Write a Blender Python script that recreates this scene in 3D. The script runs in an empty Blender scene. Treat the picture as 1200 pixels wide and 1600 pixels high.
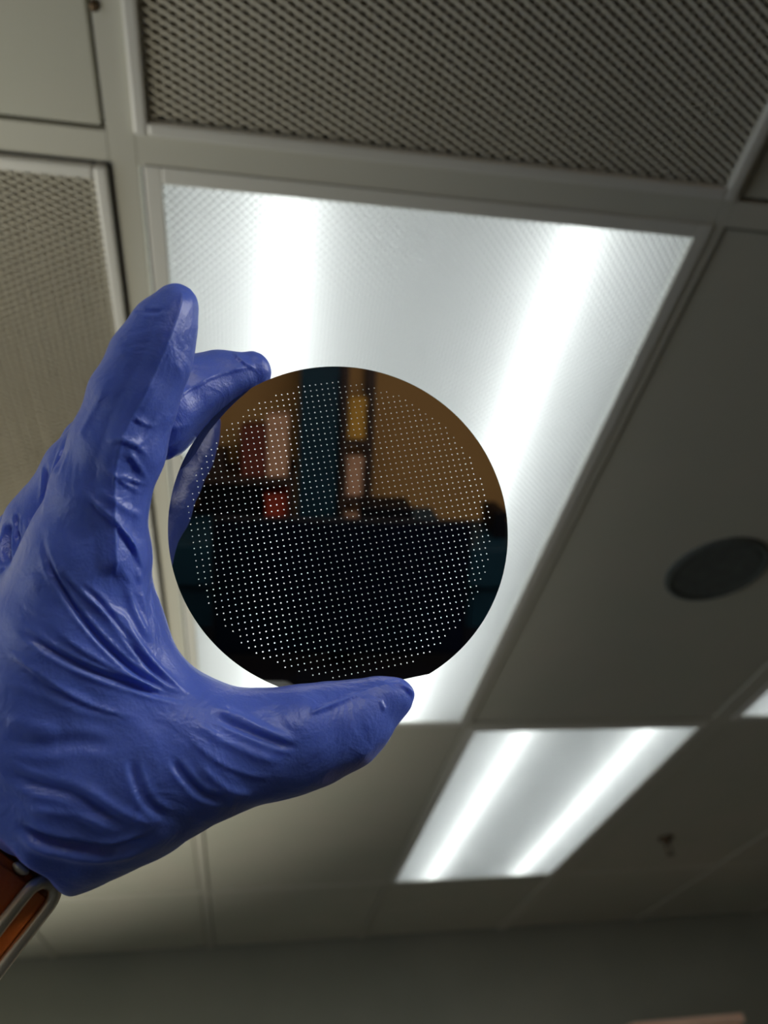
import bpy, bmesh, math, random
import numpy as np
from mathutils import Vector, Matrix, geometry
random.seed(4)
rng = np.random.default_rng(4)
scn = bpy.context.scene
col = scn.collection

# ------------------------------------------------------------------ camera, world, light, exposure
CAM_Z = 1.75
FPX = 1164.36
CAMR = np.array([[0.98553983, -0.03139027, -0.16651094],
                 [-0.14520954, -0.66289743, -0.73449383],
                 [-0.08732371, 0.74805191, -0.65786998]])      # columns: right, up, back
CAMP = np.array([0, 0, CAM_Z])
cd = bpy.data.cameras.new('camera')
cam = bpy.data.objects.new('camera', cd)
col.objects.link(cam)
cam.matrix_world = Matrix([list(CAMR[i]) + [CAMP[i]] for i in range(3)] + [[0, 0, 0, 1]])
cd.sensor_fit = 'VERTICAL'
cd.sensor_height = 36
cd.sensor_width = 27
cd.lens = FPX / 1600 * 36
cd.clip_start = 0.01
cd.dof.use_dof = True
cd.dof.focus_distance = 0.208
cd.dof.aperture_fstop = 11.5
scn.camera = cam

w = bpy.data.worlds.new('world')
scn.world = w
w.use_nodes = True
w.node_tree.nodes['Background'].inputs[0].default_value = (0.75, 0.85, 1.0, 1)
w.node_tree.nodes['Background'].inputs[1].default_value = 1.0

LT = dict(tube=5.7, fill_rear=14.0, fill_side=34.0, added_window=4.0, spot=200.0)

def area(name, loc, size, rot, power, color):
    l = bpy.data.lights.new(name, 'AREA')
    l.shape = 'RECTANGLE'; l.size, l.size_y = size
    l.energy = power; l.color = color
    o = bpy.data.objects.new(name, l)
    o.location = loc; o.rotation_euler = rot
    col.objects.link(o)
    return o
# fill light added outside the panes to brighten the left of the ceiling
area('window_fill', (-2.02, 0.55, 1.55), (1.25, 2.6), (0, -math.pi / 2, 0), LT['added_window'], (1.0, 0.99, 0.86))

# low fill spot without a fixture, added at the left to brighten the ceiling
l = bpy.data.lights.new('ceiling_fill_spot', 'SPOT'); l.energy = LT['spot']; l.color = (1.0, 0.95, 0.80)
l.spot_size = math.radians(102); l.spot_blend = 0.6; l.shadow_soft_size = 0.06
o = bpy.data.objects.new('ceiling_fill_spot', l); o.location = (-1.68, 1.38, 0.5); o.rotation_euler = (math.pi, 0, 0); col.objects.link(o)

# fill panels added behind and beside the camera, unseen, to light the glove
area('fill_panel_rear', (0.174, -1.495, CAM_Z + 0.7295), (0.55, 1.15), (0, 0, 0), LT['fill_rear'], (1.0, 0.97, 0.93))
area('fill_panel_side', (1.428, -0.284, CAM_Z + 0.7295), (0.55, 1.15), (0, 0, 0), LT['fill_side'], (1.0, 0.98, 0.97))

scn.view_settings.view_transform = 'Standard'
scn.view_settings.look = 'None'
scn.view_settings.exposure = 0
scn.view_settings.gamma = 1
scn.view_settings.use_curve_mapping = False
scn.cycles.max_bounces = 8
scn.cycles.sample_clamp_indirect = 4
scn.cycles.caustics_reflective = False
scn.cycles.caustics_refractive = False
scn.cycles.use_denoising = True

# ------------------------------------------------------------------ materials
def mat(name, color, rough=0.6, metal=0.0, spec=0.5, noise=None, bump=None, **kw):
    m = bpy.data.materials.new(name); m.use_nodes = True
    nt = m.node_tree; b = nt.nodes['Principled BSDF']
    b.inputs['Base Color'].default_value = (*color, 1)
    b.inputs['Roughness'].default_value = rough
    b.inputs['Metallic'].default_value = metal
    b.inputs['Specular IOR Level'].default_value = spec
    for k, v in kw.items():
        b.inputs[k].default_value = v
    tc = nt.nodes.new('ShaderNodeTexCoord')
    if noise:
        sc_, amt, col2 = noise
        n = nt.nodes.new('ShaderNodeTexNoise'); n.inputs['Scale'].default_value = sc_; n.inputs['Detail'].default_value = 4
        nt.links.new(tc.outputs['Object'], n.inputs['Vector'])
        r = nt.nodes.new('ShaderNodeValToRGB')
        r.color_ramp.elements[0].position = 0.5 - amt; r.color_ramp.elements[1].position = 0.5 + amt
        r.color_ramp.elements[0].color = (*col2, 1); r.color_ramp.elements[1].color = (*color, 1)
        nt.links.new(n.outputs['Fac'], r.inputs['Fac']); nt.links.new(r.outputs['Color'], b.inputs['Base Color'])
    if bump:
        sc_, st, di = bump
        n = nt.nodes.new('ShaderNodeTexNoise'); n.inputs['Scale'].default_value = sc_; n.inputs['Detail'].default_value = 5
        nt.links.new(tc.outputs['Object'], n.inputs['Vector'])
        bp = nt.nodes.new('ShaderNodeBump'); bp.inputs['Strength'].default_value = st; bp.inputs['Distance'].default_value = di
        nt.links.new(n.outputs['Fac'], bp.inputs['Height']); nt.links.new(bp.outputs['Normal'], b.inputs['Normal'])
    return m

M = dict(
    tile=mat('ceiling_tile', (0.62, 0.60, 0.52), 0.9, spec=0.1, noise=(6, 0.25, (0.58, 0.59, 0.5)), bump=(260, 0.3, 0.0008)),
    bar=mat('grid_bar', (0.66, 0.64, 0.56), 0.8, spec=0.1, noise=(3, 0.3, (0.61, 0.61, 0.53))),
    white=mat('white_enamel', (0.78, 0.77, 0.72), 0.35, noise=(4, 0.3, (0.72, 0.72, 0.66))),
    reflector=mat('reflector_white', (0.66, 0.67, 0.68), 0.6, noise=(5, 0.3, (0.63, 0.64, 0.65))),
    mesh=mat('mesh_metal', (0.76, 0.73, 0.63), 0.45, 0.0, spec=0.4, noise=(5, 0.3, (0.66, 0.63, 0.54))),
    filt=mat('filter_media', (0.66, 0.60, 0.50), 0.9, spec=0.05, noise=(9, 0.25, (0.54, 0.48, 0.39))),
    gap=mat('shadow_gap', (0.06, 0.06, 0.055), 0.9, noise=(5, 0.3, (0.05, 0.05, 0.05))),
    wall=mat('wall_paint', (0.36, 0.365, 0.31), 0.85, spec=0.1, noise=(2.5, 0.3, (0.29, 0.305, 0.26))),
    tan=mat('tan_wall_paint', (0.60, 0.34, 0.12), 0.85, spec=0.1, noise=(1.5, 0.3, (0.52, 0.29, 0.11))),
    floor=mat('floor_vinyl', (0.03, 0.03, 0.027), 0.6, spec=0.2, noise=(12, 0.2, (0.025, 0.025, 0.023))),
    teal=mat('teal_steel', (0.008, 0.042, 0.065), 0.5, spec=0.3, noise=(3, 0.3, (0.006, 0.03, 0.05))),
    black=mat('black_plastic', (0.004, 0.004, 0.008), 0.5, spec=0.2, noise=(8, 0.2, (0.003, 0.003, 0.005))),
    navy=mat('navy_screen', (0.003, 0.004, 0.016), 0.3, spec=0.3, noise=(2.5, 0.2, (0.002, 0.006, 0.012))),
    shelf=mat('shelf_board', (0.05, 0.022, 0.012), 0.6, noise=(14, 0.3, (0.035, 0.016, 0.01))),
    wood=mat('tan_wood', (0.92, 0.62, 0.46), 0.5, noise=(16, 0.3, (0.84, 0.55, 0.4))),
    red=mat('red_card', (0.45, 0.045, 0.015), 0.6, noise=(7, 0.3, (0.36, 0.03, 0.012))),
    maroon=mat('maroon_card', (0.2, 0.035, 0.015), 0.6, noise=(7, 0.3, (0.16, 0.03, 0.015))),
    yellow=mat('yellow_card', (0.7, 0.36, 0.04), 0.6, noise=(7, 0.3, (0.6, 0.3, 0.04))),
    pink=mat('beige_card', (0.75, 0.4, 0.24), 0.7, noise=(7, 0.3, (0.66, 0.35, 0.2))),
    speaker=mat('speaker_grille', (0.12, 0.14, 0.13), 0.7, noise=(40, 0.2, (0.09, 0.1, 0.1))),
    brass=mat('brass_fitting', (0.14, 0.09, 0.05), 0.4, 0.6, noise=(40, 0.2, (0.1, 0.07, 0.04))),
    steel=mat('brushed_steel', (0.85, 0.82, 0.70), 0.38, 1.0, noise=(30, 0.3, (0.78, 0.75, 0.63))),
    leather=mat('orange_leather', (0.78, 0.19, 0.025), 0.42, noise=(160, 0.3, (0.6, 0.13, 0.02)), bump=(900, 0.35, 0.0004)),
    skin=mat('skin', (0.42, 0.17, 0.12), 0.5, noise=(60, 0.3, (0.36, 0.13, 0.09)), bump=(500, 0.2, 0.0003)),
    sleeve=mat('pale_blue_cloth', (0.45, 0.6, 0.85), 0.8, noise=(90, 0.3, (0.38, 0.52, 0.78)), bump=(900, 0.3, 0.0004)),
    phone=mat('phone_glass', (0.5, 0.52, 0.52), 0.3, noise=(9, 0.3, (0.45, 0.47, 0.47))),
    lensglass=mat('lens_glass', (0.01, 0.01, 0.012), 0.05, noise=(9, 0.3, (0.008, 0.008, 0.01))),
)
M['glove'] = mat('blue_nitrile', (0.10, 0.175, 0.68), 0.37, spec=0.6, noise=(45, 0.35, (0.08, 0.145, 0.60)),
                 bump=(1500, 0.35, 0.0003))
gb = M['glove'].node_tree.nodes['Principled BSDF']
gt = M['glove'].node_tree
gn = gt.nodes.new('ShaderNodeTexNoise'); gn.inputs['Scale'].default_value = 75; gn.inputs['Detail'].default_value = 3; gn.inputs['Distortion'].default_value = 1.5
gt.links.new(next(n for n in gt.nodes if n.type == 'TEX_COORD').outputs['Object'], gn.inputs['Vector'])
g2 = gt.nodes.new('ShaderNodeBump'); g2.inputs['Strength'].default_value = 0.5; g2.inputs['Distance'].default_value = 0.0016
gt.links.new(gn.outputs['Fac'], g2.inputs['Height'])
g1 = next(n for n in gt.nodes if n.type == 'BUMP' and n != g2); gt.links.new(g2.outputs['Normal'], g1.inputs['Normal'])
gb.inputs['Sheen Weight'].default_value = 0.15
gb.inputs['Sheen Tint'].default_value = (0.5, 0.6, 1, 1)
gb.inputs['Subsurface Weight'].default_value = 0.35
gb.inputs['Subsurface Radius'].default_value = (0.25, 0.4, 1.0)
gb.inputs['Subsurface Scale'].default_value = 0.009

# silicon with thin oxide: mirror-like, dark
m = M['silicon'] = mat('polished_silicon', (0.36, 0.35, 0.34), 0.012, 1.0)
nt = m.node_tree; n = nt.nodes.new('ShaderNodeTexNoise'); n.inputs['Scale'].default_value = 18
tc = nt.nodes.new('ShaderNodeTexCoord'); nt.links.new(tc.outputs['Object'], n.inputs['Vector'])
r = nt.nodes.new('ShaderNodeValToRGB'); r.color_ramp.elements[0].color = (0.34, 0.335, 0.33, 1); r.color_ramp.elements[1].color = (0.38, 0.365, 0.35, 1)
nt.links.new(n.outputs['Fac'], r.inputs['Fac']); nt.links.new(r.outputs['Color'], nt.nodes['Principled BSDF'].inputs['Base Color'])

def emis(name, color, strength):
    m = bpy.data.materials.new(name); m.use_nodes = True
    nt = m.node_tree; nt.nodes.remove(nt.nodes['Principled BSDF'])
    e = nt.nodes.new('ShaderNodeEmission'); e.inputs[0].default_value = (*color, 1); e.inputs[1].default_value = strength
    nt.links.new(e.outputs[0], nt.nodes['Material Output'].inputs[0])
    return m
M['tube'] = emis('fluorescent_tube', (0.96, 1.0, 0.98), LT['tube'])
# prismatic acrylic: diffuse transmission + a little diffuse reflection
m = bpy.data.materials.new('prismatic_acrylic'); m.use_nodes = True; nt = m.node_tree
nt.nodes.remove(nt.nodes['Principled BSDF'])
tr = nt.nodes.new('ShaderNodeBsdfTranslucent'); tr.inputs[0].default_value = (0.93, 0.95, 0.95, 1)
df = nt.nodes.new('ShaderNodeBsdfDiffuse'); df.inputs[0].default_value = (0.7, 0.72, 0.72, 1)
mx = nt.nodes.new('ShaderNodeMixShader'); mx.inputs[0].default_value = 0.3
nt.links.new(tr.outputs[0], mx.inputs[1]); nt.links.new(df.outputs[0], mx.inputs[2]); nt.links.new(mx.outputs[0], nt.nodes['Material Output'].inputs[0])
M['lens'] = m
m = bpy.data.materials.new('added_window_glass'); m.use_nodes = True; nt = m.node_tree
nt.nodes.remove(nt.nodes['Principled BSDF'])
t_ = nt.nodes.new('ShaderNodeBsdfTransparent'); g_ = nt.nodes.new('ShaderNodeBsdfGlossy'); g_.inputs['Roughness'].default_value = 0.05
mx = nt.nodes.new('ShaderNodeMixShader'); mx.inputs[0].default_value = 0.06
nt.links.new(t_.outputs[0], mx.inputs[1]); nt.links.new(g_.outputs[0], mx.inputs[2]); nt.links.new(mx.outputs[0], nt.nodes['Material Output'].inputs[0])
M['glass'] = m

# ------------------------------------------------------------------ object helpers
def link_mesh(name, me, m, parent=None, smooth=False):
    if m: me.materials.append(m)
    if smooth:
        me.polygons.foreach_set('use_smooth', [True] * len(me.polygons))
    o = bpy.data.objects.new(name, me)
    col.objects.link(o)
    if parent: o.parent = parent
    return o
def obj(name, bm, m, parent=None, smooth=False):
    bmesh.ops.recalc_face_normals(bm, faces=bm.faces)
    me = bpy.data.meshes.new(name); bm.to_mesh(me); bm.free()
    return link_mesh(name, me, m, parent, smooth)
def tag(o, label, cat, group=None, kind=None):
    o['label'] = label
    if cat: o['category'] = cat
    if group: o['group'] = group
    if kind: o['kind'] = kind
    return o
def empty(name, loc):
    o = bpy.data.objects.new(name, None); o.location = loc; o.empty_display_size = 0.05
    col.objects.link(o); return o
def box(bm, x0, x1, y0, y1, z0, z1, bev=0):
    r = bmesh.ops.create_cube(bm, size=1)
    for v in r['verts']:
        v.co = Vector(((x0 + x1) / 2 + v.co.x * (x1 - x0), (y0 + y1) / 2 + v.co.y * (y1 - y0), (z0 + z1) / 2 + v.co.z * (z1 - z0)))
    if bev:
        es = list({e for v in r['verts'] for e in v.link_edges})
        bmesh.ops.bevel(bm, geom=es, offset=bev, segments=2, affect='EDGES', profile=0.6)
def bx(*a, bev=0):
    bm = bmesh.new(); box(bm, *a, bev=bev); return bm
def cyl(bm, p0, p1, r0, r1=None, seg=20):
    p0 = Vector(p0); p1 = Vector(p1); d = p1 - p0
    r1 = r0 if r1 is None else r1
    mtx = Matrix.Translation((p0 + p1) / 2) @ d.to_track_quat('Z', 'Y').to_matrix().to_4x4()
    bmesh.ops.create_cone(bm, cap_ends=True, segments=seg, radius1=r0, radius2=r1, depth=d.length, matrix=mtx)
def struct(o):
    o['kind'] = 'structure'; return o
def lathe(bm, prof, seg=32, mtx=Matrix()):
    rings = []
    for r, z in prof:
        rings.append([bm.verts.new(mtx @ Vector((r * math.cos(2 * math.pi * k / seg), r * math.sin(2 * math.pi * k / seg), z))) for k in range(seg)])
    for a, b in zip(rings, rings[1:]):
        for k in range(seg):
            bm.faces.new((a[k], a[(k + 1) % seg], b[(k + 1) % seg], b[k]))
    bm.faces.new(rings[0]); bm.faces.new(rings[-1])

# ------------------------------------------------------------------ room shell
CZ = CAM_Z + 0.733                        # underside of the ceiling grid
X0, X1, Y0, Y1 = -2.0, 4.2, -3.0, 3.53
struct(obj('floor', bx(X0, X1, Y0, Y1, -0.05, 0), M['floor']))
struct(obj('wall_front', bx(X0, X1, Y1, Y1 + 0.1, 0, CZ + 0.3), M['wall']))
struct(obj('wall_back', bx(X0, X1, Y0 - 0.1, Y0, 0, CZ + 0.3), M['tan']))
struct(obj('wall_right', bx(X1, X1 + 0.1, Y0 - 0.1, Y1 + 0.1, 0, CZ + 0.3), M['wall']))
# left wall, with an opening added to let the fill light in
wy0, wy1, wz0, wz1 = -0.8, 1.9, 0.92, 2.2
bm = bmesh.new()
box(bm, X0 - 0.1, X0, Y0 - 0.1, wy0, 0, CZ + 0.3); box(bm, X0 - 0.1, X0, wy1, Y1 + 0.1, 0, CZ + 0.3)
box(bm, X0 - 0.1, X0, wy0, wy1, 0, wz0); box(bm, X0 - 0.1, X0, wy0, wy1, wz1, CZ + 0.3)
struct(obj('wall_left', bm, M['wall']))
bm = bmesh.new()
for y in (wy0, (wy0 + wy1) / 2 - 0.02, wy1 - 0.04):
    box(bm, X0 - 0.06, X0 + 0.012, y, y + 0.04, wz0, wz1)
for z in (wz0, wz1 - 0.04):
    box(bm, X0 - 0.06, X0 + 0.012, wy0, wy1, z, z + 0.04)
win = struct(obj('added_window_1', bm, M['white']))  # unseen frame and panes, made up to carry the fill light
obj('pane', bx(X0 - 0.035, X0 - 0.03, wy0 + .04, (wy0 + wy1) / 2 - .02, wz0 + .04, wz1 - .04), M['glass'], win)
obj('pane', bx(X0 - 0.035, X0 - 0.03, (wy0 + wy1) / 2 + .02, wy1 - .04, wz0 + .04, wz1 - .04), M['glass'], win)

# ceiling: slab above, grid bars, tiles
ceiling = struct(obj('ceiling', bx(X0, X1, Y0, Y1, CZ + 0.16, CZ + 0.3), M['gap']))
XG = [-2.0, -1.365, -0.746, -0.136, 0.4845, 1.111, 1.745, 2.335, 2.95, 3.565, 4.2]
YG = [-3.0, -2.10, -0.89, 0.322, 1.536, 2.749, 3.53]
XW, YW = 0.012, 0.0145                    # half widths
def HW(x): return {0.4845: .0065, 1.111: .023}.get(x, .0125)
for i, x in enumerate(XG):
    if i in (0, len(XG) - 1): continue
    hw = HW(x)
    obj('grid_bar', bx(x - hw, x + hw, Y0, Y1, CZ + 0.0005, CZ + 0.02, bev=0.0006), M['bar'], ceiling)
for y in YG[1:-1]:
    for i in range(len(XG) - 1):            # cross bars, butted between the long runs
        a = XG[i] + HW(XG[i]); b = XG[i + 1] - HW(XG[i + 1])
        obj('grid_bar', bx(a + .0004, b - .0004, y - YW, y + YW, CZ + 0.0005, CZ + 0.02, bev=0.0006), M['bar'], ceiling)
lights = {(3, 3), (4, 4), (5, 3), (3, 1), (5, 2), (7, 3)}
vents = {(3, 2), (2, 3)}
for i in range(len(XG) - 1):
    for j in range(len(YG) - 1):
        if (i, j) in lights or (i, j) in vents: continue
        x0, x1, y0, y1 = XG[i] + HW(XG[i]) + .004, XG[i + 1] - HW(XG[i + 1]) - .004, YG[j] + .018, YG[j + 1] - .018
        dz = random.uniform(0, .002)
        obj('ceiling_tile', bx(x0, x1, y0, y1, CZ + 0.002 + dz, CZ + 0.018 + dz, bev=0.002), M['tile'], ceiling)

# ------------------------------------------------------------------ ceiling lights
LW, LL = 0.562, 1.1645
def lens_mesh(s=0.0046, relief=0.0026):
    nx = int(LW / s); ny = int(LL / s)
    xs = np.linspace(-LW / 2, LW / 2, nx + 1); ys = np.linspace(-LL / 2, LL / 2, ny + 1)
    I, J = np.meshgrid(range(nx + 1), range(ny + 1), indexing='ij')
    par = (I + J) % 2
    Z = np.where(par == 1, -relief, 0.0)
    V = np.stack([xs[I], ys[J], Z], -1).reshape(-1, 3)
    idx = I * (ny + 1) + J
    a, b, c, d = idx[:-1, :-1].ravel(), idx[1:, :-1].ravel(), idx[1:, 1:].ravel(), idx[:-1, 1:].ravel()
    p = par[:-1, :-1].ravel()
    # split so every low vertex tops a four-sided pyramid
    t1 = np.where(p[:, None] == 1, np.stack([a, b, d], 1), np.stack([a, b, c], 1))
    t2 = np.where(p[:, None] == 1, np.stack([b, c, d], 1), np.stack([a, c, d], 1))
    F = np.concatenate([t1, t2])
    me = bpy.data.meshes.new('diffuser'); me.from_pydata(V.tolist(), [], F.tolist()); me.materials.append(M['lens'])
    return me
LENS = lens_mesh()
def make_light(xc, yc, label, tube='tube'):
    t = empty('ceiling_light', (xc, yc, CZ))
    tag(t, label, 'light', 'recessed ceiling lights')
    bm = bmesh.new(); fr = 0.0165; z0, z1 = -0.002, 0.008
    hx, hy = LW / 2, LL / 2
    box(bm, -hx - fr, -hx, -hy - fr, hy + fr, z0, z1, bev=.0015); box(bm, hx, hx + fr, -hy - fr, hy + fr, z0, z1, bev=.0015)
    box(bm, -hx, hx, -hy - fr, -hy, z0, z1, bev=.0015); box(bm, -hx, hx, hy, hy + fr, z0, z1, bev=.0015)
    obj('frame', bm, M['white'], t)
    bm = bmesh.new()                                    # housing: tray open downwards
    zt = 0.105
    vs = [bm.verts.new(v) for v in [(-hx - .003, -hy - .026, .021), (hx + .003, -hy - .026, .021), (hx + .003, hy + .026, .021), (-hx - .003, hy + .026, .021),
                                    (-hx + .05, -hy - .024, zt), (hx - .05, -hy - .024, zt), (hx - .05, hy + .024, zt), (-hx + .05, hy + .024, zt)]]
    for q in ((0, 1, 5, 4), (1, 2, 6, 5), (2, 3, 7, 6), (3, 0, 4, 7), (4, 5, 6, 7)):
        bm.faces.new([vs[k] for k in q])
    o = obj('housing', bm, M['reflector'], t)
    sm = o.modifiers.new('s', 'SOLIDIFY'); sm.thickness = 0.002; sm.offset = 1
    d = bpy.data.objects.new('diffuser', LENS); col.objects.link(d); d.parent = t; d.location = (0, 0, 0.0035)
    for s in (-1, 1):
        bm = bmesh.new(); cyl(bm, (s * .158, -hy - .018, .035), (s * .158, hy + .018, .035), .0125, seg=20)
        obj('fluorescent_tube', bm, M[tube], t, True)
        for e in (-1, 1):
            bm = bmesh.new(); cyl(bm, (s * .158, e * (hy + .018), .035), (s * .158, e * (hy + .024), .035), .0135, seg=20)
            obj('lamp_holder', bm, M['white'], t)
    return t
def cell(i, j):
    return (XG[i] + XG[i + 1]) / 2, (YG[j] + YG[j + 1]) / 2
make_light(0.1795, 0.9335, 'large lit rectangular ceiling light directly behind the dark wafer')
make_light(0.789, 2.1465, 'smaller looking lit ceiling light below and right of the thumb, next row back')
make_light(1.433, 0.927, 'lit ceiling light cut by the right edge, only one bright corner showing')
for ij, lb in (((3, 1), 'unseen ceiling light added behind the camera, over the desk with the big monitor'), ((5, 2), 'unseen ceiling light added beside the camera, away from the left wall')):
    make_light(*cell(*ij), lb)['group'] = 'added ceiling lights behind the camera'  # unseen fixtures, added for light on the glove and back room

# ------------------------------------------------------------------ ceiling vents: expanded metal screen over pleated filter
def clip_seg(p, d, hx, hy):
    t0, t1 = -9, 9
    for k, h in ((0, hx), (1, hy)):
        if abs(d[k]) < 1e-9: continue
        a, b = (-h - p[k]) / d[k], (h - p[k]) / d[k]
        t0 = max(t0, min(a, b)); t1 = min(t1, max(a, b))
    return (t0, t1) if t1 > t0 else None
def make_vent(x0, x1, y0, y1, label, ymin=None):
    t = empty('ceiling_vent', ((x0 + x1) / 2, (y0 + y1) / 2, CZ)); tag(t, label, 'vent', 'metal mesh air vents in the ceiling')
    hx, hy = (x1 - x0) / 2, (y1 - y0) / 2
    fw = 0.0125
    bm = bmesh.new()
    for a in ((-hx, -hx + fw, -hy, hy), (hx - fw, hx, -hy, hy), (-hx + fw, hx - fw, -hy, -hy + fw), (-hx + fw, hx - fw, hy - fw, hy)):
        box(bm, *a, -0.008, 0.004, bev=.003)
    obj('frame', bm, M['white'], t)
    # lattice of strands
    bm = bmesh.new(); ix, iy = hx - fw, hy - fw
    for sgn in (1, -1):
        ang = math.radians(27) * sgn
        d = (math.cos(ang), math.sin(ang)); nrm = (-d[1], d[0]); sp = 0.0068
        ext = abs(nrm[0]) * ix + abs(nrm[1]) * iy
        k = -ext
        while k < ext:
            p = (nrm[0] * k, nrm[1] * k)
            cs = clip_seg(p, d, ix, iy)
            k += sp
            if not cs or cs[1] - cs[0] < .004: continue
            a = (p[0] + d[0] * cs[0], p[1] + d[1] * cs[0]); b = (p[0] + d[0] * cs[1], p[1] + d[1] * cs[1])
            w_ = 0.0015; z0 = 0.0 if sgn > 0 else 0.0005; z1 = z0 + 0.0022
            vs = []
            for q in (a, b):
                for s_ in (-1, 1):
                    for z in (z0, z1):
                        vs.append(bm.verts.new((q[0] + nrm[0] * w_ * s_, q[1] + nrm[1] * w_ * s_, z + (0.0014 * s_))))
            for f_ in ((0, 2, 3, 1), (4, 5, 7, 6), (0, 1, 5, 4), (2, 6, 7, 3), (0, 4, 6, 2), (1, 3, 7, 5)):
                bm.faces.new([vs[q] for q in f_])
    o = obj('mesh_screen', bm, M['mesh'], t); o['kind'] = 'stuff'
    # pleated media
    bm = bmesh.new(); n = int(2 * ix / 0.0125); prev = None
    for k in range(n + 1):
        x = -ix + 2 * ix * k / n; z = 0.006 + (0.007 if k % 2 else 0)
        a, b = bm.verts.new((x, -iy, z)), bm.verts.new((x, iy, z))
        if prev: bm.faces.new((prev[0], a, b, prev[1]))
        prev = (a, b)
    obj('filter', bm, M['filt'], t)
    bm = bmesh.new()
    for k in range(1, 12):
        x = -ix + 2 * ix * k / 12
        box(bm, x - .002, x + .002, -iy, iy, .0038, .0060)
    obj('pleat_separator', bm, M['filt'], t)
    obj('housing', bx(-hx, hx, -hy, hy, .03, .06), M['gap'], t)
    return t
make_vent(-0.123, 0.482, -0.872, 0.3055, 'wide metal mesh air vent above the large lit ceiling light')
make_vent(-0.733, -0.151, 0.338, 1.519, 'metal mesh air vent at the left edge beside the raised index finger')

# round ceiling speaker, sprinkler, screw caps
t = empty('ceiling_speaker', (0.80, 0.947, CZ)); tag(t, 'round dark ceiling speaker in the tile right of the large light', 'speaker')
bm = bmesh.new(); lathe(bm, [(.001, .002), (.072, .0), (.078, .002), (.078, .004)], 48); obj('grille', bm, M['speaker'], t, False)
bm = bmesh.new()
R0 = [(.078, .004), (.078, -.001), (.084, -.003), (.090, .0), (.091, .004)]
rings = [[bm.verts.new((r_ * math.cos(k * math.tau / 48), r_ * math.sin(k * math.tau / 48), z)) for k in range(48)] for r_, z in R0]
for a, b in zip(rings, rings[1:]):
    for k in range(48): bm.faces.new((a[k], a[(k + 1) % 48], b[(k + 1) % 48], b[k]))
obj('rim', bm, M['speaker'], t)
t = empty('fire_sprinkler', (1.363, 2.392, CZ)); tag(t, 'small dark fire sprinkler hanging from the ceiling right of the second light', 'sprinkler')
bm = bmesh.new(); lathe(bm, [(.001, .004), (.026, .003), (.024, -.004), (.012, -.006), (.009, -.02), (.001, -.02)], 24); obj('escutcheon', bm, M['brass'], t)
bm = bmesh.new()
for s in (-1, 1):
    cyl(bm, (s * .008, 0, -.018), (s * .011, 0, -.035), .002, seg=8); cyl(bm, (s * .011, 0, -.035), (0, 0, -.05), .002, seg=8)
obj('yoke', bm, M['brass'], t)
bm = bmesh.new(); lathe(bm, [(.001, -.05), (.014, -.05), (.014, -.052), (.001, -.052)], 16); obj('deflector', bm, M['brass'], t)
bm = bmesh.new(); lathe(bm, [(.001, -.003), (.003, -.0032), (.0042, -.0015), (.0045, .0)], 16, Matrix.Translation((-.1455, .208, CZ)))
tag(obj('screw_cap', bm, M['brass'], None, True), 'tiny brown screw cap on the ceiling bar at the top left', 'screw')

# wooden cabinet against the front wall, only its top edge in view
t = empty('wooden_cabinet', (1.635, 3.3, 0)); tag(t, 'pale wooden cabinet whose top edge shows at the bottom right corner', 'cabinet')
zt = CAM_Z + 0.318
obj('body', bx(-.21, .21, -.17, .2, .08, zt - .03, bev=.004), M['wood'], t)
obj('top', bx(-.22, .22, -.19, .2, zt - .0295, zt, bev=.004), M['wood'], t)
obj('plinth', bx(-.19, .19, -.15, .2, 0, .0795), M['shelf'], t)
for s in (0, 1):
    d = obj('door', bx(-.207 + s * .209, -.002 + s * .209, -.19, -.1705, .1, zt - .04, bev=.003), M['wood'], t)
    bm = bmesh.new(); cyl(bm, (-.03 + s * .06, -.205, 1.05), (-.03 + s * .06, -.205, 1.2), .006, seg=12)
    for z in (1.06, 1.19): cyl(bm, (-.03 + s * .06, -.189, z), (-.03 + s * .06, -.205, z), .004, seg=8)
    obj('handle', bm, M['steel'], d)

# ------------------------------------------------------------------ the room behind the camera (seen mirrored in the wafer)
C = CAM_Z
struct(obj('column', bx(0.005, 0.165, -2.86, -2.70, 0, CZ), M['teal']))
def cardbox(x0, x1, y0, y1, z0, z1, m, label, name='cardboard_box', cat='box', group=None):
    t = empty(name, ((x0 + x1) / 2, (y0 + y1) / 2, z0)); tag(t, label, cat, group)
    hx, hy, h = (x1 - x0) / 2, (y1 - y0) / 2, z1 - z0
    obj('carton', bx(-hx, hx, -hy, hy, 0, h * .8, bev=.003), m, t)
    obj('lid', bx(-hx - .003, hx + .003, -hy - .003, hy + .003, h * .8, h, bev=.003), m, t)
    return t
# tall narrow shelf right of the column
def shelf_unit(x0, x1, y0, y1, zs, ztop, m, label):
    t = empty('shelf_unit', ((x0 + x1) / 2, (y0 + y1) / 2, 0)); tag(t, label, 'shelf')
    hx, hy = (x1 - x0) / 2, (y1 - y0) / 2
    for sx in (-1, 1):
        for sy in (-1, 1):
            cx, cy = sx * (hx + .012), sy * (hy - .012)
            obj('upright', bx(cx - .012, cx + .012, cy - .012, cy + .012, 0, ztop), m, t)
    for z in zs:
        obj('shelf', bx(-hx, hx, -hy, hy, z - .025, z), m, t)
    return t
zs = [C - .66, C - .44, C - .20]
shelf_unit(.20, .285, -2.98, -2.66, [.25, .7] + zs, C + .12, M['shelf'], 'tall narrow dark shelf rack reflected right of the teal column')
cardbox(.204, .276, -2.9, -2.7, zs[2], C - .03, M['yellow'], 'yellow carton on the top shelf of the narrow rack')
cardbox(.205, .272, -2.9, -2.7, zs[1], zs[1] + .17, M['pink'], 'beige carton on the middle shelf of the narrow rack')
cardbox(.203, .275, -2.9, -2.7, zs[0], zs[0] + .15, M['pink'], 'beige carton on the lowest visible shelf of the narrow rack')
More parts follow.
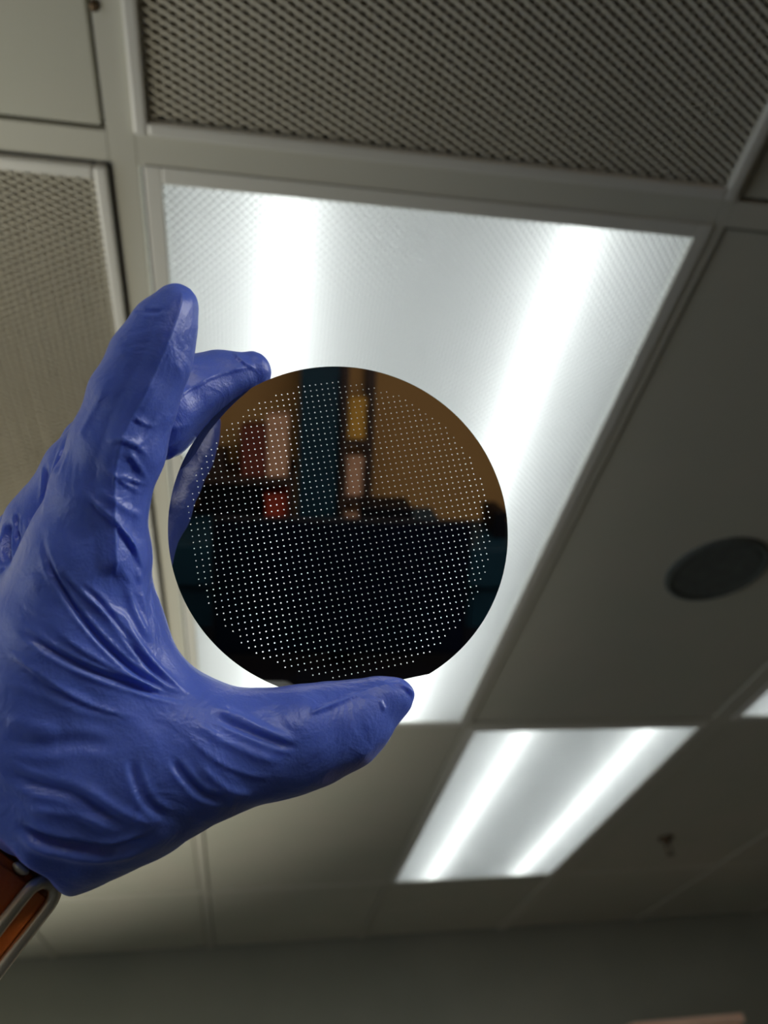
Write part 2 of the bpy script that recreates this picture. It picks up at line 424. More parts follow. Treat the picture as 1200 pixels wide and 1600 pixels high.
# wide shelf left of the column
zl = [C - .56, C - .36]
shelf_unit(-.62, -.035, -2.98, -2.62, [.3, .75] + zl, C - .33, M['shelf'], 'wide dark shelf rack reflected left of the teal column')
cardbox(-.40, -.15, -2.9, -2.66, zl[0], zl[0] + .155, M['black'], 'black equipment case on the lower shelf of the wide rack', 'equipment_case', 'case')
cardbox(-.13, -.04, -2.9, -2.66, zl[0], zl[0] + .13, M['red'], 'red orange carton on the lower shelf beside the black case')
cardbox(-.23, -.13, -2.9, -2.66, zl[1], zl[1] + .2, M['maroon'], 'dark red carton on top of the wide rack')
cardbox(-.125, -.04, -2.9, -2.66, zl[1], zl[1] + .25, M['pink'], 'tall beige carton on top of the wide rack beside the column')
cardbox(-.50, -.30, -2.9, -2.66, zl[1], zl[1] + .09, M['shelf'], 'low dark brown carton on top of the wide rack')
# equipment bench with hutch behind the monitor
t = empty('equipment_bench', (.5, -2.35, 0)); tag(t, 'long dark teal equipment bench reflected behind the big monitor', 'bench')
obj('bench_top', bx(-1.1, .95, -.2, .25, C - .64, C - .50, bev=.004), M['teal'], t)
for k in range(5):
    obj('panel', bx(-1.08 + k * .405, -.68 + k * .405, -.17, .22, .0, C - .6405, bev=.004), M['teal'], t)
cardbox(.24, .42, -2.45, -2.25, C - .4995, C - .39, M['black'], 'small black instrument on the reflected bench', 'instrument', 'instrument')
cardbox(.43, .52, -2.45, -2.25, C - .4995, C - .43, M['teal'], 'low dark teal instrument on the reflected bench', 'instrument', 'instrument')
cardbox(.73, .78, -2.45, -2.25, C - .4995, C - .40, M['black'], 'slim black instrument at the end of the reflected bench', 'instrument', 'instrument')
# desk and big monitor
t = empty('desk', (.15, -1.65, 0)); tag(t, 'black desk reflected below the big monitor', 'desk')
obj('desk_top', bx(-.75, .75, -.3, .45, .99, 1.02, bev=.004), M['black'], t)
for sx in (-1, 1):
    for sy in (-1, 1):
        obj('leg', bx(sx * .7 - .025, sx * .7 + .025, .075 + sy * .33 - .025, .075 + sy * .33 + .025, 0, .9895), M['black'], t)
t = empty('monitor', (.135, -1.62, 1.02)); tag(t, 'large switched off dark monitor reflected in the lower half of the wafer', 'monitor')
obj('stand_base', bx(-.13, .13, -.1, .1, 0, .012, bev=.003), M['black'], t)
obj('stand_neck', bx(-.03, .03, -.05, -.025, .0125, .2, bev=.003), M['black'], t)
obj('housing', bx(-.36, .36, -.0245, .01, .05, .445, bev=.006), M['black'], t)
obj('screen', bx(-.35, .35, .0105, .013, .06, .435), M['navy'], t)

# the phone that takes the picture: its pale back is mirrored at the lower left rim of the wafer
def cam_obj(name, bm, m, parent=None, smooth=False):
    for v_ in bm.verts: v_.co = Vector(CAMR @ np.array(v_.co))
    return obj(name, bm, m, parent, smooth)
phone = empty('smartphone', tuple(CAMP)); tag(phone, 'pale smartphone mirrored at the lower left rim of the wafer', 'phone')
def slab_bm(x0, x1, y0, y1, z0, z1, rr):
    bm = bmesh.new(); box(bm, x0, x1, y0, y1, z0, z1)
    es = [e for e in bm.edges if abs((e.verts[0].co - e.verts[1].co).z) > .5 * (z1 - z0) and (e.verts[0].co - e.verts[1].co).xy.length < 1e-6]
    bmesh.ops.bevel(bm, geom=es, offset=rr, segments=6, affect='EDGES', profile=0.5)
    return bm
cam_obj('body', slab_bm(-.057, .014, -.133, .014, .0042, .012, .009), M['phone'], phone)
for k, (lx, ly) in enumerate(((0, 0), (0, -.017), (-.015, -.0085))):
    bm = bmesh.new(); prof = [(.0046, .0041), (.0072, .0041), (.0072, .0012), (.0066, .0008), (.0050, .0008), (.0046, .0014)]
    rg = [[bm.verts.new((lx + r_ * math.cos(q), ly + r_ * math.sin(q), z)) for q in np.arange(32) * math.tau / 32] for r_, z in prof]
    for a in range(6):
        for j in range(32): bm.faces.new((rg[a][j], rg[a][(j + 1) % 32], rg[(a + 1) % 6][(j + 1) % 32], rg[(a + 1) % 6][j]))
    cam_obj('lens_ring', bm, M['steel'], phone, False)
    bm = bmesh.new(); cyl(bm, (lx, ly, .0036), (lx, ly, .0041), .0044, seg=24); cam_obj('lens', bm, M['lensglass'], phone)

# ------------------------------------------------------------------ the wafer
WC = np.array([0.02480961, 0.16507802, 0.14291599]) + CAMP
WR = np.array([[0.98185261, 0.18751368, 0.02835598],
               [-0.11078953, 0.44578957, 0.88825522],
               [0.15391921, -0.87527726, 0.4584742]])     # columns: along flat, towards flat, away from camera
Rw, FLAT, TH, PITCH, HR = 0.050, 0.0474, 0.00030, 0.001785, 0.000195
PH = np.array([-6.1886, 2.1556]) % 1
pts = []
for i in range(-30, 31):
    for j in range(-30, 31):
        x, y = (i + PH[0]) * PITCH, (j + PH[1]) * PITCH
        if math.hypot(x, y) < 0.0449 and y < 0.0452:
            pts.append((x, y))
NS = 8
verts2, edges2 = [], []
a0 = math.acos(FLAT / Rw)
ring = [(Rw * math.sin(a), Rw * math.cos(a)) for a in np.linspace(a0, 2 * math.pi - a0, 320)]
ring += [(x, FLAT) for x in np.linspace(ring[-1][0], ring[0][0], 24)[1:-1]]
verts2 += [Vector(p) for p in ring]; nr = len(ring)
edges2 += [(k, (k + 1) % nr) for k in range(nr)]
for (x, y) in pts:
    b0 = len(verts2)
    verts2 += [Vector((x + HR * math.cos(k * math.tau / NS), y + HR * math.sin(k * math.tau / NS))) for k in range(NS)]
    edges2 += [(b0 + k, b0 + (k + 1) % NS) for k in range(NS)]
ov, oe, of, *_ = geometry.delaunay_2d_cdt(verts2, edges2, [], 0, 1e-7)
V = np.array([v[:] for v in ov]); F = np.array([f for f in of if len(f) == 3])
cen = V[F].mean(1)
P_ = np.array(pts)
g = np.round(cen / PITCH - PH).astype(int)
near = (g + PH) * PITCH
inhole = (np.hypot(*(cen - near).T) < HR * 0.97) & (np.hypot(*near.T) < 0.0449) & (near[:, 1] < 0.0452)
outside = (np.hypot(*cen.T) > Rw) | (cen[:, 1] > FLAT)
F = F[~inhole & ~outside]
nv = len(V)
V3 = np.concatenate([np.c_[V, np.full(nv, -TH / 2)], np.c_[V, np.full(nv, TH / 2)]])
e = np.sort(np.concatenate([F[:, [0, 1]], F[:, [1, 2]], F[:, [2, 0]]]), 1)
ed = np.concatenate([F[:, [0, 1]], F[:, [1, 2]], F[:, [2, 0]]])
key = e[:, 0].astype(np.int64) * nv * 2 + e[:, 1]
_, idx, cnt = np.unique(key, return_index=True, return_counts=True)
bd = ed[idx[cnt == 1]]
faces = F.tolist() + (F[:, ::-1] + nv).tolist() + [(int(b), int(a), int(a) + nv, int(b) + nv) for a, b in bd]
me = bpy.data.meshes.new('silicon_wafer'); me.from_pydata(V3.tolist(), [], faces)
wafer = link_mesh('silicon_wafer', me, M['silicon'])
wafer.matrix_world = Matrix([list(WR[i]) + [WC[i]] for i in range(3)] + [[0, 0, 0, 1]])
tag(wafer, 'round dark mirror polished silicon wafer with a grid of pinholes, held by the blue glove', 'wafer')

# ------------------------------------------------------------------ hand in blue glove
def px(x, y, Z):           # image position + depth -> camera coordinates (right, up, back)
    return np.array([(x - 600) / FPX * Z, -(y - 800) / FPX * Z, -Z])
def to_world(P):
    return P @ CAMR.T + CAMP
WCc = (WC - CAMP) @ CAMR; WRc = CAMR.T @ WR        # wafer frame in camera coordinates
def plane_depth(x, y):
    d = px(x, y, 1.0); n_ = WRc[:, 2]
    return (n_ @ WCc) / (n_ @ d)

# chains: (x px, y px, radius px, depth)
def pd(x, y, off): return plane_depth(x, y) + off
index = [(275, 477, 33, .186), (256, 515, 47, .1855), (236, 560, 57, .185), (208, 625, 63, .185), (184, 700, 68, .185), (155, 780, 69, .185), (134, 870, 80, .187), (115, 960, 95, .190)]
middle = [(392, 582, 32, pd(392, 582, .0035)), (345, 596, 45, pd(345, 596, .002)), (297, 617, 57, .222), (243, 650, 65, .214), (190, 672, 60, .209), (135, 745, 62, .207), (82, 830, 68, .207), (50, 950, 85, .209)]
ring_f = [(262, 650, 38, .246), (205, 665, 46, .238), (150, 705, 50, .231), (110, 770, 54, .228), (50, 862, 64, .228), (20, 980, 80, .228)]
little = [(185, 725, 34, .262), (140, 745, 40, .256), (95, 795, 44, .250), (40, 890, 56, .247), (0, 1000, 74, .245)]
thumb = [(621, 1087, 26, pd(621, 1087, -.0038)), (594, 1098, 37, pd(596, 1102, -.003)), (545, 1129, 62, .2035), (500, 1145, 71, .2015), (455, 1156, 77, .199), (390, 1168, 82, .1965), (325, 1183, 88, .194), (240, 1200, 102, .193), (150, 1215, 116, .195)]
palm = [
    [(138, 880, 82, .187), (112, 1000, 112, .190), (90, 1110, 140, .194), (60, 1190, 138, .198), (10, 1262, 115, .200)],
    [(60, 930, 85, .207), (40, 1050, 110, .212), (20, 1170, 130, .212), (-15, 1290, 125, .207)],
    [(20, 1000, 80, .228), (-10, 1150, 100, .225), (-40, 1290, 105, .215)],
    [(0, 1010, 74, .243), (-50, 1150, 90, .236), (-70, 1300, 95, .222)],
    [(150, 1213, 114, .195), (55, 1262, 108, .197), (-30, 1300, 122, .200)],
    [(235, 1120, 62, .193), (190, 1010, 50, .190)],
    [(-25, 1290, 126, .202), (-70, 1350, 124, .205)],
]
def arr(ch): return [(px(x, y, d), r_ * d / FPX) for x, y, r_, d in ch]
def seg_d(P, a, ra, b, rb):
    ab = b - a; L = ab @ ab
    t = np.clip(((P - a) @ ab) / L, 0, 1).astype(np.float32)
    q = P - a.astype(np.float32) - t[:, None] * ab.astype(np.float32)
    return np.sqrt((q * q).sum(1)) - (ra + t * (rb - ra))
def smin(a, b, k):
    h = np.maximum(k - np.abs(a - b), 0) / k
    return np.minimum(a, b) - h * h * k * .25
def chain_d(P, ch, k=.004):
    d = None
    A = arr(ch)
    for (a, ra), (b, rb) in zip(A, A[1:]):
        q = seg_d(P, a, ra, b, rb)
        d = q if d is None else smin(d, q, k)
    return d
CUFF = px(48, 1352, .20)                  # centre of the cuff edge
AX = np.cross(px(0, 1318, 1), px(95, 1388, 1)); AX /= np.linalg.norm(AX); AX *= -np.sign(AX[1])     # forearm direction
CN = np.cross(px(0, 1318, 1), px(95, 1388, 1)); CN /= np.linalg.norm(CN)
if CN @ AX < 0: CN = -CN
def wrist_off(P):                         # signed distance past the cuff line
    return P @ CN + .0004 * np.sin(P[:, 0] * 420)
def hand_sdf(P):
    pal = None
    for ch in palm:
        q = chain_d(P, ch, .010); pal = q if pal is None else smin(pal, q, .012)
    tot = None
    for ch, k in ((index, .009), (middle, .008), (ring_f, .008), (little, .008), (thumb, .022)):
        q = chain_d(P, ch)
        if ch is middle or ch is thumb:   # pads pressed flat against the wafer's rim
            L = (P - WCc) @ WRc
            rim = np.maximum(np.hypot(L[:, 0], L[:, 1]) - (Rw + .0001), 0) if 0 else None
            cylr = np.maximum(np.hypot(L[:, 0], L[:, 1]) - (Rw + .0001), L[:, 1] - FLAT - .0001)
            if ch is middle:
                slab = np.maximum(cylr, L[:, 2] - .0006)
            else:
                slab = np.maximum(cylr, np.abs(L[:, 2]) - .0004)
            q = -smin(-q, slab, .0012)
        q = smin(q, pal, k)
        tot = q if tot is None else smin(tot, q, .0012)
    return tot

def surface_nets(fn, lo, hi, h):
    n = np.ceil((hi - lo) / h).astype(int) + 1
    ax = [lo[k] + h * np.arange(n[k]) for k in range(3)]
    val = np.empty(n, np.float32)
    Y, Z = np.meshgrid(ax[1], ax[2], indexing='ij')
    for i in range(0, n[0], 8):
        xs = ax[0][i:i + 8]
        P = np.empty((len(xs), *Y.shape, 3), np.float32)
        P[..., 0] = xs[:, None, None]; P[..., 1] = Y; P[..., 2] = Z
        val[i:i + 8] = fn(P.reshape(-1, 3)).reshape(len(xs), *Y.shape)
    s = val < 0
    nc = n - 1
    acc = np.zeros((*nc, 3), np.float32); cntv = np.zeros(nc, np.float32)
    offs = [(a, b, c) for a in (0, 1) for b in (0, 1) for c in (0, 1)]
    def sub(A, o): return A[o[0]:o[0] + nc[0], o[1]:o[1] + nc[1], o[2]:o[2] + nc[2]]
    for o in offs:
        for k in range(3):
            if o[k]: continue
            o2 = list(o); o2[k] = 1
            a, b = sub(val, o), sub(val, o2); cr = (a < 0) != (b < 0)
            t = np.where(cr, a / np.where(cr, a - b, 1), 0)
            for kk in range(3):
                acc[..., kk] += np.where(cr, o[kk] + (t if kk == k else 0), 0)
            cntv += cr
    act = cntv > 0
    ids = -np.ones(nc, np.int64); ids[act] = np.arange(act.sum())
    I = np.argwhere(act)
    V = lo + h * (I + acc[act] / cntv[act][:, None])
    faces = []
    for k in range(3):
        u, v = (k + 1) % 3, (k + 2) % 3
        sl = [slice(1, nc[0]), slice(1, nc[1]), slice(1, nc[2])]
        sl[k] = slice(0, nc[k])
        sl2 = list(sl); sl2[k] = slice(1, nc[k] + 1)
        a = s[tuple(slice(x.start, x.stop) for x in sl)]; b = s[tuple(slice(x.start, x.stop) for x in sl2)]
        for flip, msk in ((0, a & ~b), (1, ~a & b)):
            Q = np.argwhere(msk) + np.array([x.start for x in sl])
            def idat(du, dv):
                q = Q.copy(); q[:, u] -= du; q[:, v] -= dv
                return ids[q[:, 0], q[:, 1], q[:, 2]]
            q4 = np.stack([idat(1, 1), idat(0, 1), idat(0, 0), idat(1, 0)], 1)
            if flip: q4 = q4[:, ::-1]
            faces.append(q4)
    F = np.concatenate(faces)
    F = F[(F >= 0).all(1)]
    return V, F

def glove_fn(P):
    d = hand_sdf(P)
    wo = wrist_off(P)
    # cuff: open end with a hollow
    fa = chain_d(P, [(-20, 1320, 112, .203), (-190, 1575, 112, .214)])
    d = np.maximum(d, wo)
    hollow = np.maximum(fa - .0012, -(wo + .010))
    return np.maximum(d, -hollow)
lo = px(-260, 1500, .24); lo = np.array([-.185, -.125, -.285], np.float32); hi = np.array([.020, .085, -.155], np.float32)
V, F = surface_nets(glove_fn, lo, hi, 0.00105)
me = bpy.data.meshes.new('glove0'); me.from_pydata(V.tolist(), [], F.tolist()); me.update()
tmp = bpy.data.objects.new('tmp', me); col.objects.link(tmp)
sub = tmp.modifiers.new('s', 'SUBSURF'); sub.levels = 1; sub.render_levels = 1
dg = bpy.context.evaluated_depsgraph_get()
me2 = bpy.data.meshes.new_from_object(tmp.evaluated_get(dg))
bpy.data.objects.remove(tmp)
me2.name = 'glove'
nv = len(me2.vertices)
co = np.empty(nv * 3); me2.vertices.foreach_get('co', co); co = co.reshape(-1, 3)
no = np.empty(nv * 3); me2.vertex_normals.foreach_get('vector', no) if hasattr(me2, 'vertex_normals') else None
no = no.reshape(-1, 3)
# image coordinates of the vertices, and how much each faces the side with the folds
u = 600 + FPX * co[:, 0] / -co[:, 2]; v = 800 - FPX * co[:, 1] / -co[:, 2]
view = -co / np.linalg.norm(co, axis=1)[:, None]
fac = np.clip((no * view).sum(1) * 3.0 + .2, 0, 1)
def catmull(pts, n=8):
    P = np.array([pts[0]] + list(pts) + [pts[-1]], float); out = []
    for k in range(1, len(P) - 2):
        for t in np.linspace(0, 1, n, endpoint=False):
            a, b, c, d = P[k - 1], P[k], P[k + 1], P[k + 2]
            out.append(.5 * (2 * b + (c - a) * t + (2 * a - 5 * b + 4 * c - d) * t * t + (3 * b - a - 3 * c + d) * t ** 3))
    out.append(P[-2]); return np.array(out)
def crease(pts, amp, wid, kind, dmin=0, dmax=9, taper=.5):
    """amp in mm, width in px. kinds: ridge, valley, fold (steep on one side), tent"""
    Q = catmull(pts); seg = np.diff(Q, axis=0); sl = np.linalg.norm(seg, axis=1); cum = np.r_[0, np.cumsum(sl)]
    R_ = wid * 4
    m_ = (u > Q[:, 0].min() - R_) & (u < Q[:, 0].max() + R_) & (v > Q[:, 1].min() - R_) & (v < Q[:, 1].max() + R_) & (fac > 0)
    m_ &= (-co[:, 2] > dmin) & (-co[:, 2] < dmax)
    ix = np.nonzero(m_)[0]
    if not len(ix): return
    p = np.stack([u[ix], v[ix]], 1)
    best = np.full(len(ix), 1e9); sg = np.zeros(len(ix)); tt = np.zeros(len(ix))
    for k in range(len(seg)):
        d0 = p - Q[k]; t = np.clip((d0 @ seg[k]) / (sl[k] ** 2 + 1e-9), 0, 1)
        q = d0 - t[:, None] * seg[k]; dd = np.hypot(q[:, 0], q[:, 1])
        s_ = np.sign(seg[k][0] * d0[:, 1] - seg[k][1] * d0[:, 0])
        b = dd < best
        best = np.where(b, dd, best); sg = np.where(b, s_, sg); tt = np.where(b, cum[k] + t * sl[k], tt)
    T = tt / cum[-1]
    tap = np.minimum(1, np.minimum(T, 1 - T) / (taper * .5 + 1e-6)); tap = tap * tap * (3 - 2 * tap)
    x = best / wid
    if kind == 'ridge': h = np.exp(-x * x)
    elif kind == 'valley': h = -np.exp(-x * x) + .45 * np.exp(-((x - 1.5) / .8) ** 2)
    elif kind == 'tent': h = np.maximum(0, 1 - x / 2.2)
    else:                                   # fold: steep face on the positive side
        h = np.where(sg > 0, np.exp(-(x * 2.2) ** 2), np.exp(-x * .9))
        h = h - .0
    disp[ix] += amp * .001 * h * tap * fac[ix]
disp = np.zeros(nv)
ID = dict(dmax=.2035)
# index finger: moulded edge between side and pad
crease([(284, 448), (280, 478), (264, 525), (243, 575), (222, 620), (205, 652), (188, 695), (178, 745), (176, 800), (177, 850), (179, 905)], 1.5, 13, 'tent', taper=.12, dmax=.197)
crease([(284, 448), (280, 478), (264, 525), (243, 575), (222, 620), (205, 652), (188, 695), (178, 745), (176, 800), (177, 850), (179, 905)], .35, 2.2, 'ridge', taper=.12, dmax=.197)
I = []
for pts, a, w_, k in [
    ([(205, 648), (220, 660), (240, 665), (258, 655)], .7, 5, 'fold'),
    ([(165, 690), (195, 690), (220, 703), (236, 716)], .8, 5, 'fold'),
    ([(205, 695), (222, 690), (240, 668), (256, 650)], .6, 5, 'ridge'),
    ([(180, 742), (200, 748), (225, 756), (238, 750)], .7, 4.5, 'fold'),
    ([(196, 700), (212, 722), (230, 745), (240, 765)], .7, 5, 'ridge'),
    ([(158, 726), (178, 742), (200, 760), (226, 772)], .5, 5, 'fold'),
    ([(127, 765), (150, 788), (178, 815), (200, 845), (224, 878)], 1.0, 6, 'fold'),
    ([(150, 762), (180, 785), (205, 800), (224, 808)], .5, 6, 'ridge'),
    ([(177, 822), (198, 842), (215, 872), (226, 895)], .7, 6, 'fold'),
    ([(180, 885), (200, 905), (215, 930), (224, 955)], .4, 7, 'ridge'),
    ([(195, 905), (205, 940), (220, 975), (238, 1008)], .8, 6, 'ridge'),
    ([(214, 880), (222, 930), (228, 970)], .5, 5, 'ridge'),
    ([(168, 600), (150, 630), (135, 660), (120, 695)], .35, 5, 'ridge'),
    ([(205, 478), (222, 486), (245, 487), (262, 482)], .35, 4, 'valley'),
    ([(100, 690), (88, 725), (76, 765), (66, 812)], .6, 5, 'fold'),
    ([(104, 700), (96, 722), (90, 745)], .5, 3, 'valley'),
    # radiating palm folds
    ([(64, 822), (76, 880), (106, 935), (150, 992), (205, 1045), (260, 1080), (312, 1098)], 1.1, 5, 'valley'),
    ([(70, 850), (110, 905), (160, 955), (210, 1010), (262, 1062), (316, 1096)], .8, 6, 'fold'),
    ([(110, 905), (150, 935), (190, 985), (232, 1040), (280, 1082)], .7, 5, 'valley'),
    ([(150, 945), (190, 960), (215, 1000), (250, 1050), (300, 1090)], .5, 5, 'ridge'),
    ([(72, 970), (120, 1010), (180, 1045), (240, 1075), (312, 1099)], .7, 6, 'fold'),
    ([(20, 975), (70, 1010), (135, 1045), (220, 1075), (300, 1098)], 1.0, 6, 'valley'),
    ([(0, 1010), (50, 1045), (110, 1085), (160, 1108), (215, 1122)], .9, 6, 'fold'),
    ([(0, 1060), (60, 1085), (130, 1112), (200, 1128)], .4, 8, 'ridge'),
    # thumb
    ([(322, 1104), (370, 1118), (420, 1142), (470, 1160)], .7, 7, 'ridge'),
    ([(330, 1118), (380, 1140), (430, 1160), (475, 1172)], .7, 6, 'valley'),
    ([(300, 1125), (350, 1158), (405, 1182), (450, 1192)], .6, 7, 'ridge'),
    ([(290, 1150), (340, 1190), (390, 1210), (430, 1216)], .6, 7, 'fold'),
    ([(265, 1180), (290, 1215), (320, 1242), (365, 1250)], .9, 7, 'valley'),
    ([(310, 1190), (335, 1218), (365, 1236), (400, 1240)], .6, 6, 'ridge'),
    ([(205, 1180), (212, 1215), (232, 1255), (270, 1284)], .7, 8, 'valley'),
    ([(125, 1222), (165, 1250), (205, 1275), (250, 1292)], .8, 8, 'ridge'),
    # wrist folds
    ([(20, 1282), (55, 1304), (110, 1320), (170, 1328), (215, 1318), (250, 1300)], 1.6, 8, 'valley'),
    ([(25, 1300), (70, 1328), (130, 1342), (190, 1342)], .9, 8, 'ridge'),
    ([(0, 1200), (50, 1225), (110, 1240), (160, 1272), (200, 1300)], .9, 10, 'valley'),
    ([(30, 1262), (90, 1268), (150, 1282), (200, 1306)], .6, 8, 'ridge'),
    ([(0, 1150), (60, 1165), (130, 1160), (190, 1170)], .5, 12, 'valley'),
    ([(0, 1120), (40, 1130), (100, 1138)], .4, 9, 'ridge'),
]:
    crease(pts, a, w_, k, dmax=.2035)
for pts, a, w_, k in [   # middle finger and knuckle side
    ([(365, 549), (374, 562), (388, 572), (402, 580)], .7, 4, 'fold'),
    ([(262, 632), (300, 606), (340, 586), (380, 575), (404, 577)], .7, 6, 'fold'),
    ([(240, 742), (262, 718), (290, 697), (318, 676)], .6, 4, 'ridge'),
    ([(243, 700), (258, 697), (276, 690), (290, 678)], .7, 4, 'fold'),
    ([(252, 660), (272, 668), (300, 662)], .5, 5, 'ridge'),
    ([(72, 722), (72, 745), (70, 775), (66, 800)], .9, 3.5, 'valley'),
    ([(78, 735), (77, 760), (72, 790)], .7, 3, 'valley'),
    ([(28, 800), (27, 825), (32, 850)], .8, 3.5, 'valley'),
    ([(18, 812), (12, 850), (14, 885)], 1.6, 6, 'valley'),
    ([(40, 790), (44, 830), (50, 870), (40, 915)], .7, 7, 'ridge'),
    ([(5, 830), (2, 880), (4, 930)], .8, 6, 'ridge'),
]:
    crease(pts, a, w_, k, dmin=.19)
crease([(480, 1118), (515, 1103), (560, 1083), (600, 1068), (625, 1069), (642, 1082), (649, 1098)], 1.2, 6, 'fold', taper=.25, dmin=.18)
crease([(593, 1092), (597, 1102), (602, 1112)], .5, 2.5, 'ridge', dmin=.18)
crease([(545, 1195), (575, 1172), (610, 1140), (640, 1110)], .5, 10, 'ridge', dmin=.18)
# slack unevenness of the glove
q = co * 1000
disp += (.00018 * np.sin(q[:, 0] / 4.1 + 1.3 * np.sin(q[:, 1] / 6.3)) * np.sin(q[:, 1] / 5.2 + q[:, 2] / 4.7)
         + .00010 * np.sin(q[:, 0] / 1.9 + q[:, 1] / 2.7 + 2 * np.sin(q[:, 2] / 5)))
# gathers near the cuff
wo = wrist_off(co)
disp += .0003 * np.clip(1 + wo / .03, 0, 1) * np.sin(np.arctan2(co[:, 1] - CUFF[1], co[:, 0] - CUFF[0]) * 9)
# keep the pads off the wafer
L = (co - WCc) @ WRc
rimd = np.maximum(np.hypot(L[:, 0], L[:, 1]) - Rw, L[:, 1] - FLAT)
disp *= np.clip(rimd / .003, 0, 1) * .999
co2 = co + no * disp[:, None]
W3 = to_world(co2)

# body: bare forearm running into the glove
def tube(name, pts, m, parent=None, seg=40, sub_=6, flat=1.0, cap=True):
    """smooth tube through (position, radius) points in camera coordinates"""
    P = np.array([p for p, _ in pts]); R_ = np.array([r_ for _, r_ in pts])
    PP = catmull([tuple(np.r_[p, r_]) for p, r_ in zip(P, R_)], sub_)
    bm = bmesh.new(); rings = []; up = np.array([0, 0, 1.0])
    for k, p in enumerate(PP):
        a = PP[max(k - 1, 0)][:3]; b = PP[min(k + 1, len(PP) - 1)][:3]; t = (b - a) / np.linalg.norm(b - a)
        s_ = np.cross(t, up); s_ /= np.linalg.norm(s_); w2 = np.cross(s_, t)
        rings.append([bm.verts.new(to_world(p[:3] + p[3] * (math.cos(q) * s_ + flat * math.sin(q) * w2))) for q in np.arange(seg) * math.tau / seg])
    for a, b in zip(rings, rings[1:]):
        for k in range(seg): bm.faces.new((a[k], a[(k + 1) % seg], b[(k + 1) % seg], b[k]))
    if cap: bm.faces.new(rings[0]); bm.faces.new(rings[-1])
    return obj(name, bm, m, parent, True)
def at_arm(s, off=0.0):
    return CUFF_C + AX * s
# the wrist centre line: the right contour of the wrist runs through (98,1400) and (0,1540)
CUFF_C = px(-10, 1330, .204)
person = tube('person', [(at_arm(-.03), .0165), (at_arm(-.01), .0180), (at_arm(.01), .0188), (at_arm(.05), .021), (at_arm(.11), .029), (at_arm(.18), .036), (at_arm(.25), .040), (at_arm(.27), .036)], M['skin'])
tag(person, 'arm of a person reaching up in a long blue rubber glove, holding the wafer', 'person')
me2.vertices.foreach_set('co', W3.ravel()); me2.update()
glove = link_mesh('glove', me2, M['glove'], person, True)
glove['label'] = 'wrinkled blue nitrile glove'

# ---- sleeve on the forearm
tube('sleeve', [(at_arm(.0300), .0205), (at_arm(.0303), .0232), (at_arm(.05), .026), (at_arm(.12), .036), (at_arm(.19), .042), (at_arm(.28), .047)], M['sleeve'], person, cap=False)['label'] = 'pale blue sleeve end'

# ------------------------------------------------------------------ wristwatch strap with steel buckle
vd = -CUFF_C / np.linalg.norm(CUFF_C)
E1 = px(98, 1400, .204) - px(40, 1358, .204); E1 -= AX * (E1 @ AX); E1 /= np.linalg.norm(E1)      # outwards, towards the right contour
E2 = np.cross(AX, E1); E2 = E2 if E2 @ vd > 0 else -E2                                               # towards the camera
watch = empty('wristwatch', to_world(at_arm(.03))); tag(watch, 'wristwatch strap of orange brown leather with a steel buckle below the glove cuff', 'watch')
def ringband(name, s0, s1, r_in, r_out, m, a0=0, a1=math.tau, seg=96, cuts=((0, 1),), bevel=.0006, parent=watch):
    bm = bmesh.new(); rings = []
    prof = [(s0 + bevel, r_in), (s1 - bevel, r_in), (s1, r_in + bevel), (s1, r_out - bevel), (s1 - bevel, r_out), (s0 + bevel, r_out), (s0, r_out - bevel), (s0, r_in + bevel)]
    closed = abs(a1 - a0 - math.tau) < 1e-6
    nseg = seg if closed else seg + 1
    for k in range(nseg):
        q = a0 + (a1 - a0) * k / seg
        rings.append([bm.verts.new(to_world(at_arm(s) + (E1 * math.cos(q) + E2 * math.sin(q)) * r_)) for s, r_ in prof])
    for k in range(nseg if closed else nseg - 1):
        a, b = rings[k], rings[(k + 1) % nseg]
        for j in range(8): bm.faces.new((a[j], a[(j + 1) % 8], b[(j + 1) % 8], b[j]))
    if not closed: bm.faces.new(rings[0]); bm.faces.new(rings[-1])
    o = obj(name, bm, m, parent, True)
    o.matrix_parent_inverse = Matrix.Translation(-Vector(parent.location))
    return o
def loc_pt(s, ang, r_):
    return at_arm(s) + (E1 * math.cos(ang) + E2 * math.sin(ang)) * r_
S0, S1 = -.001, .026
ringband('strap', S0, S1, .0196, .0220, M['leather'])
ringband('strap_tail', S0 + .002, S1 - .002, .0221, .0240, M['leather'], math.radians(20), math.radians(80), 40)
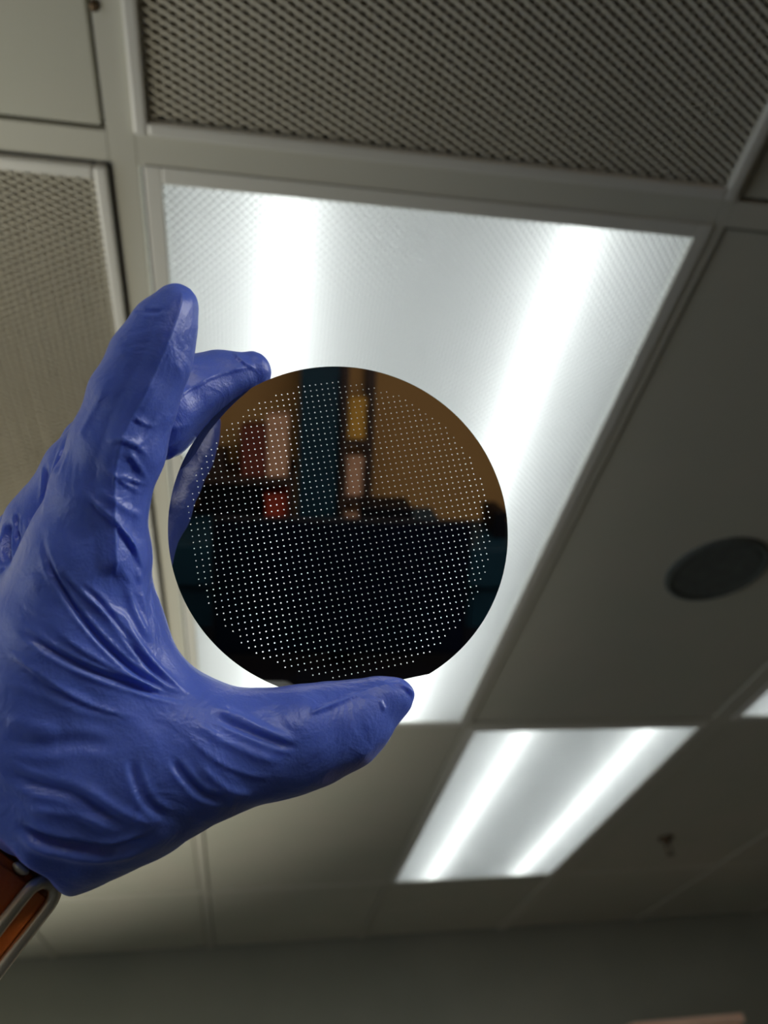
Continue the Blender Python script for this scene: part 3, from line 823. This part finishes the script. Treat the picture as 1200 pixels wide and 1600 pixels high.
# buckle: rounded rectangular steel loop standing at the edge of the wrist
def loop(name, cs, ca, hl, hw, rr, thick, r0, m, parent=watch):
    """rounded loop lying on the strap: centre (cs along arm, ca angle), half length hl along arm, half width hw around"""
    bm = bmesh.new(); n_ = 12; path = []
    for cx, cy, a_ in ((hl - rr, hw - rr, 0), (-hl + rr, hw - rr, 90), (-hl + rr, -hw + rr, 180), (hl - rr, -hw + rr, 270)):
        for k in range(n_ + 1):
            q = math.radians(a_ + 90 * k / n_); path.append((cx + rr * math.cos(q), cy + rr * math.sin(q), math.cos(q), math.sin(q)))
    rings = []
    for x, y, nx_, ny_ in path:
        ring_ = []
        for k in range(10):
            q = k * math.tau / 10
            s = cs + x + nx_ * thick * math.cos(q); w_ = y + ny_ * thick * math.cos(q)
            ring_.append(bm.verts.new(to_world(loc_pt(s, ca, r0 + thick * .7 * math.sin(q)) + (-E1 * math.sin(ca) + E2 * math.cos(ca)) * w_)))
        rings.append(ring_)
    for k in range(len(rings)):
        a, b = rings[k], rings[(k + 1) % len(rings)]
        for j in range(10): bm.faces.new((a[j], a[(j + 1) % 10], b[(j + 1) % 10], b[j]))
    o = obj(name, bm, m, parent, True); o.matrix_parent_inverse = Matrix.Translation(-Vector(parent.location)); return o
bk = loop('buckle', .0140, math.radians(40), .0160, .0047, .0046, .0020, .0243, M['steel'])
# pin end on the strap edge
bm = bmesh.new()
bmesh.ops.create_uvsphere(bm, u_segments=20, v_segments=12, radius=1)
ctr = loc_pt(S0 + .0004, math.radians(62), .0228)
tA = -E1 * math.sin(math.radians(58)) + E2 * math.cos(math.radians(58)); nA = E1 * math.cos(math.radians(58)) + E2 * math.sin(math.radians(58))
for vv in bm.verts:
    c_ = np.array(vv.co); vv.co = Vector(to_world(ctr + tA * c_[0] * .0026 + AX * c_[1] * .0014 + nA * c_[2] * .0012))
o = obj('pin_end', bm, M['steel'], watch, True); o.matrix_parent_inverse = Matrix.Translation(-Vector(watch.location))

bpy.context.view_layer.update()
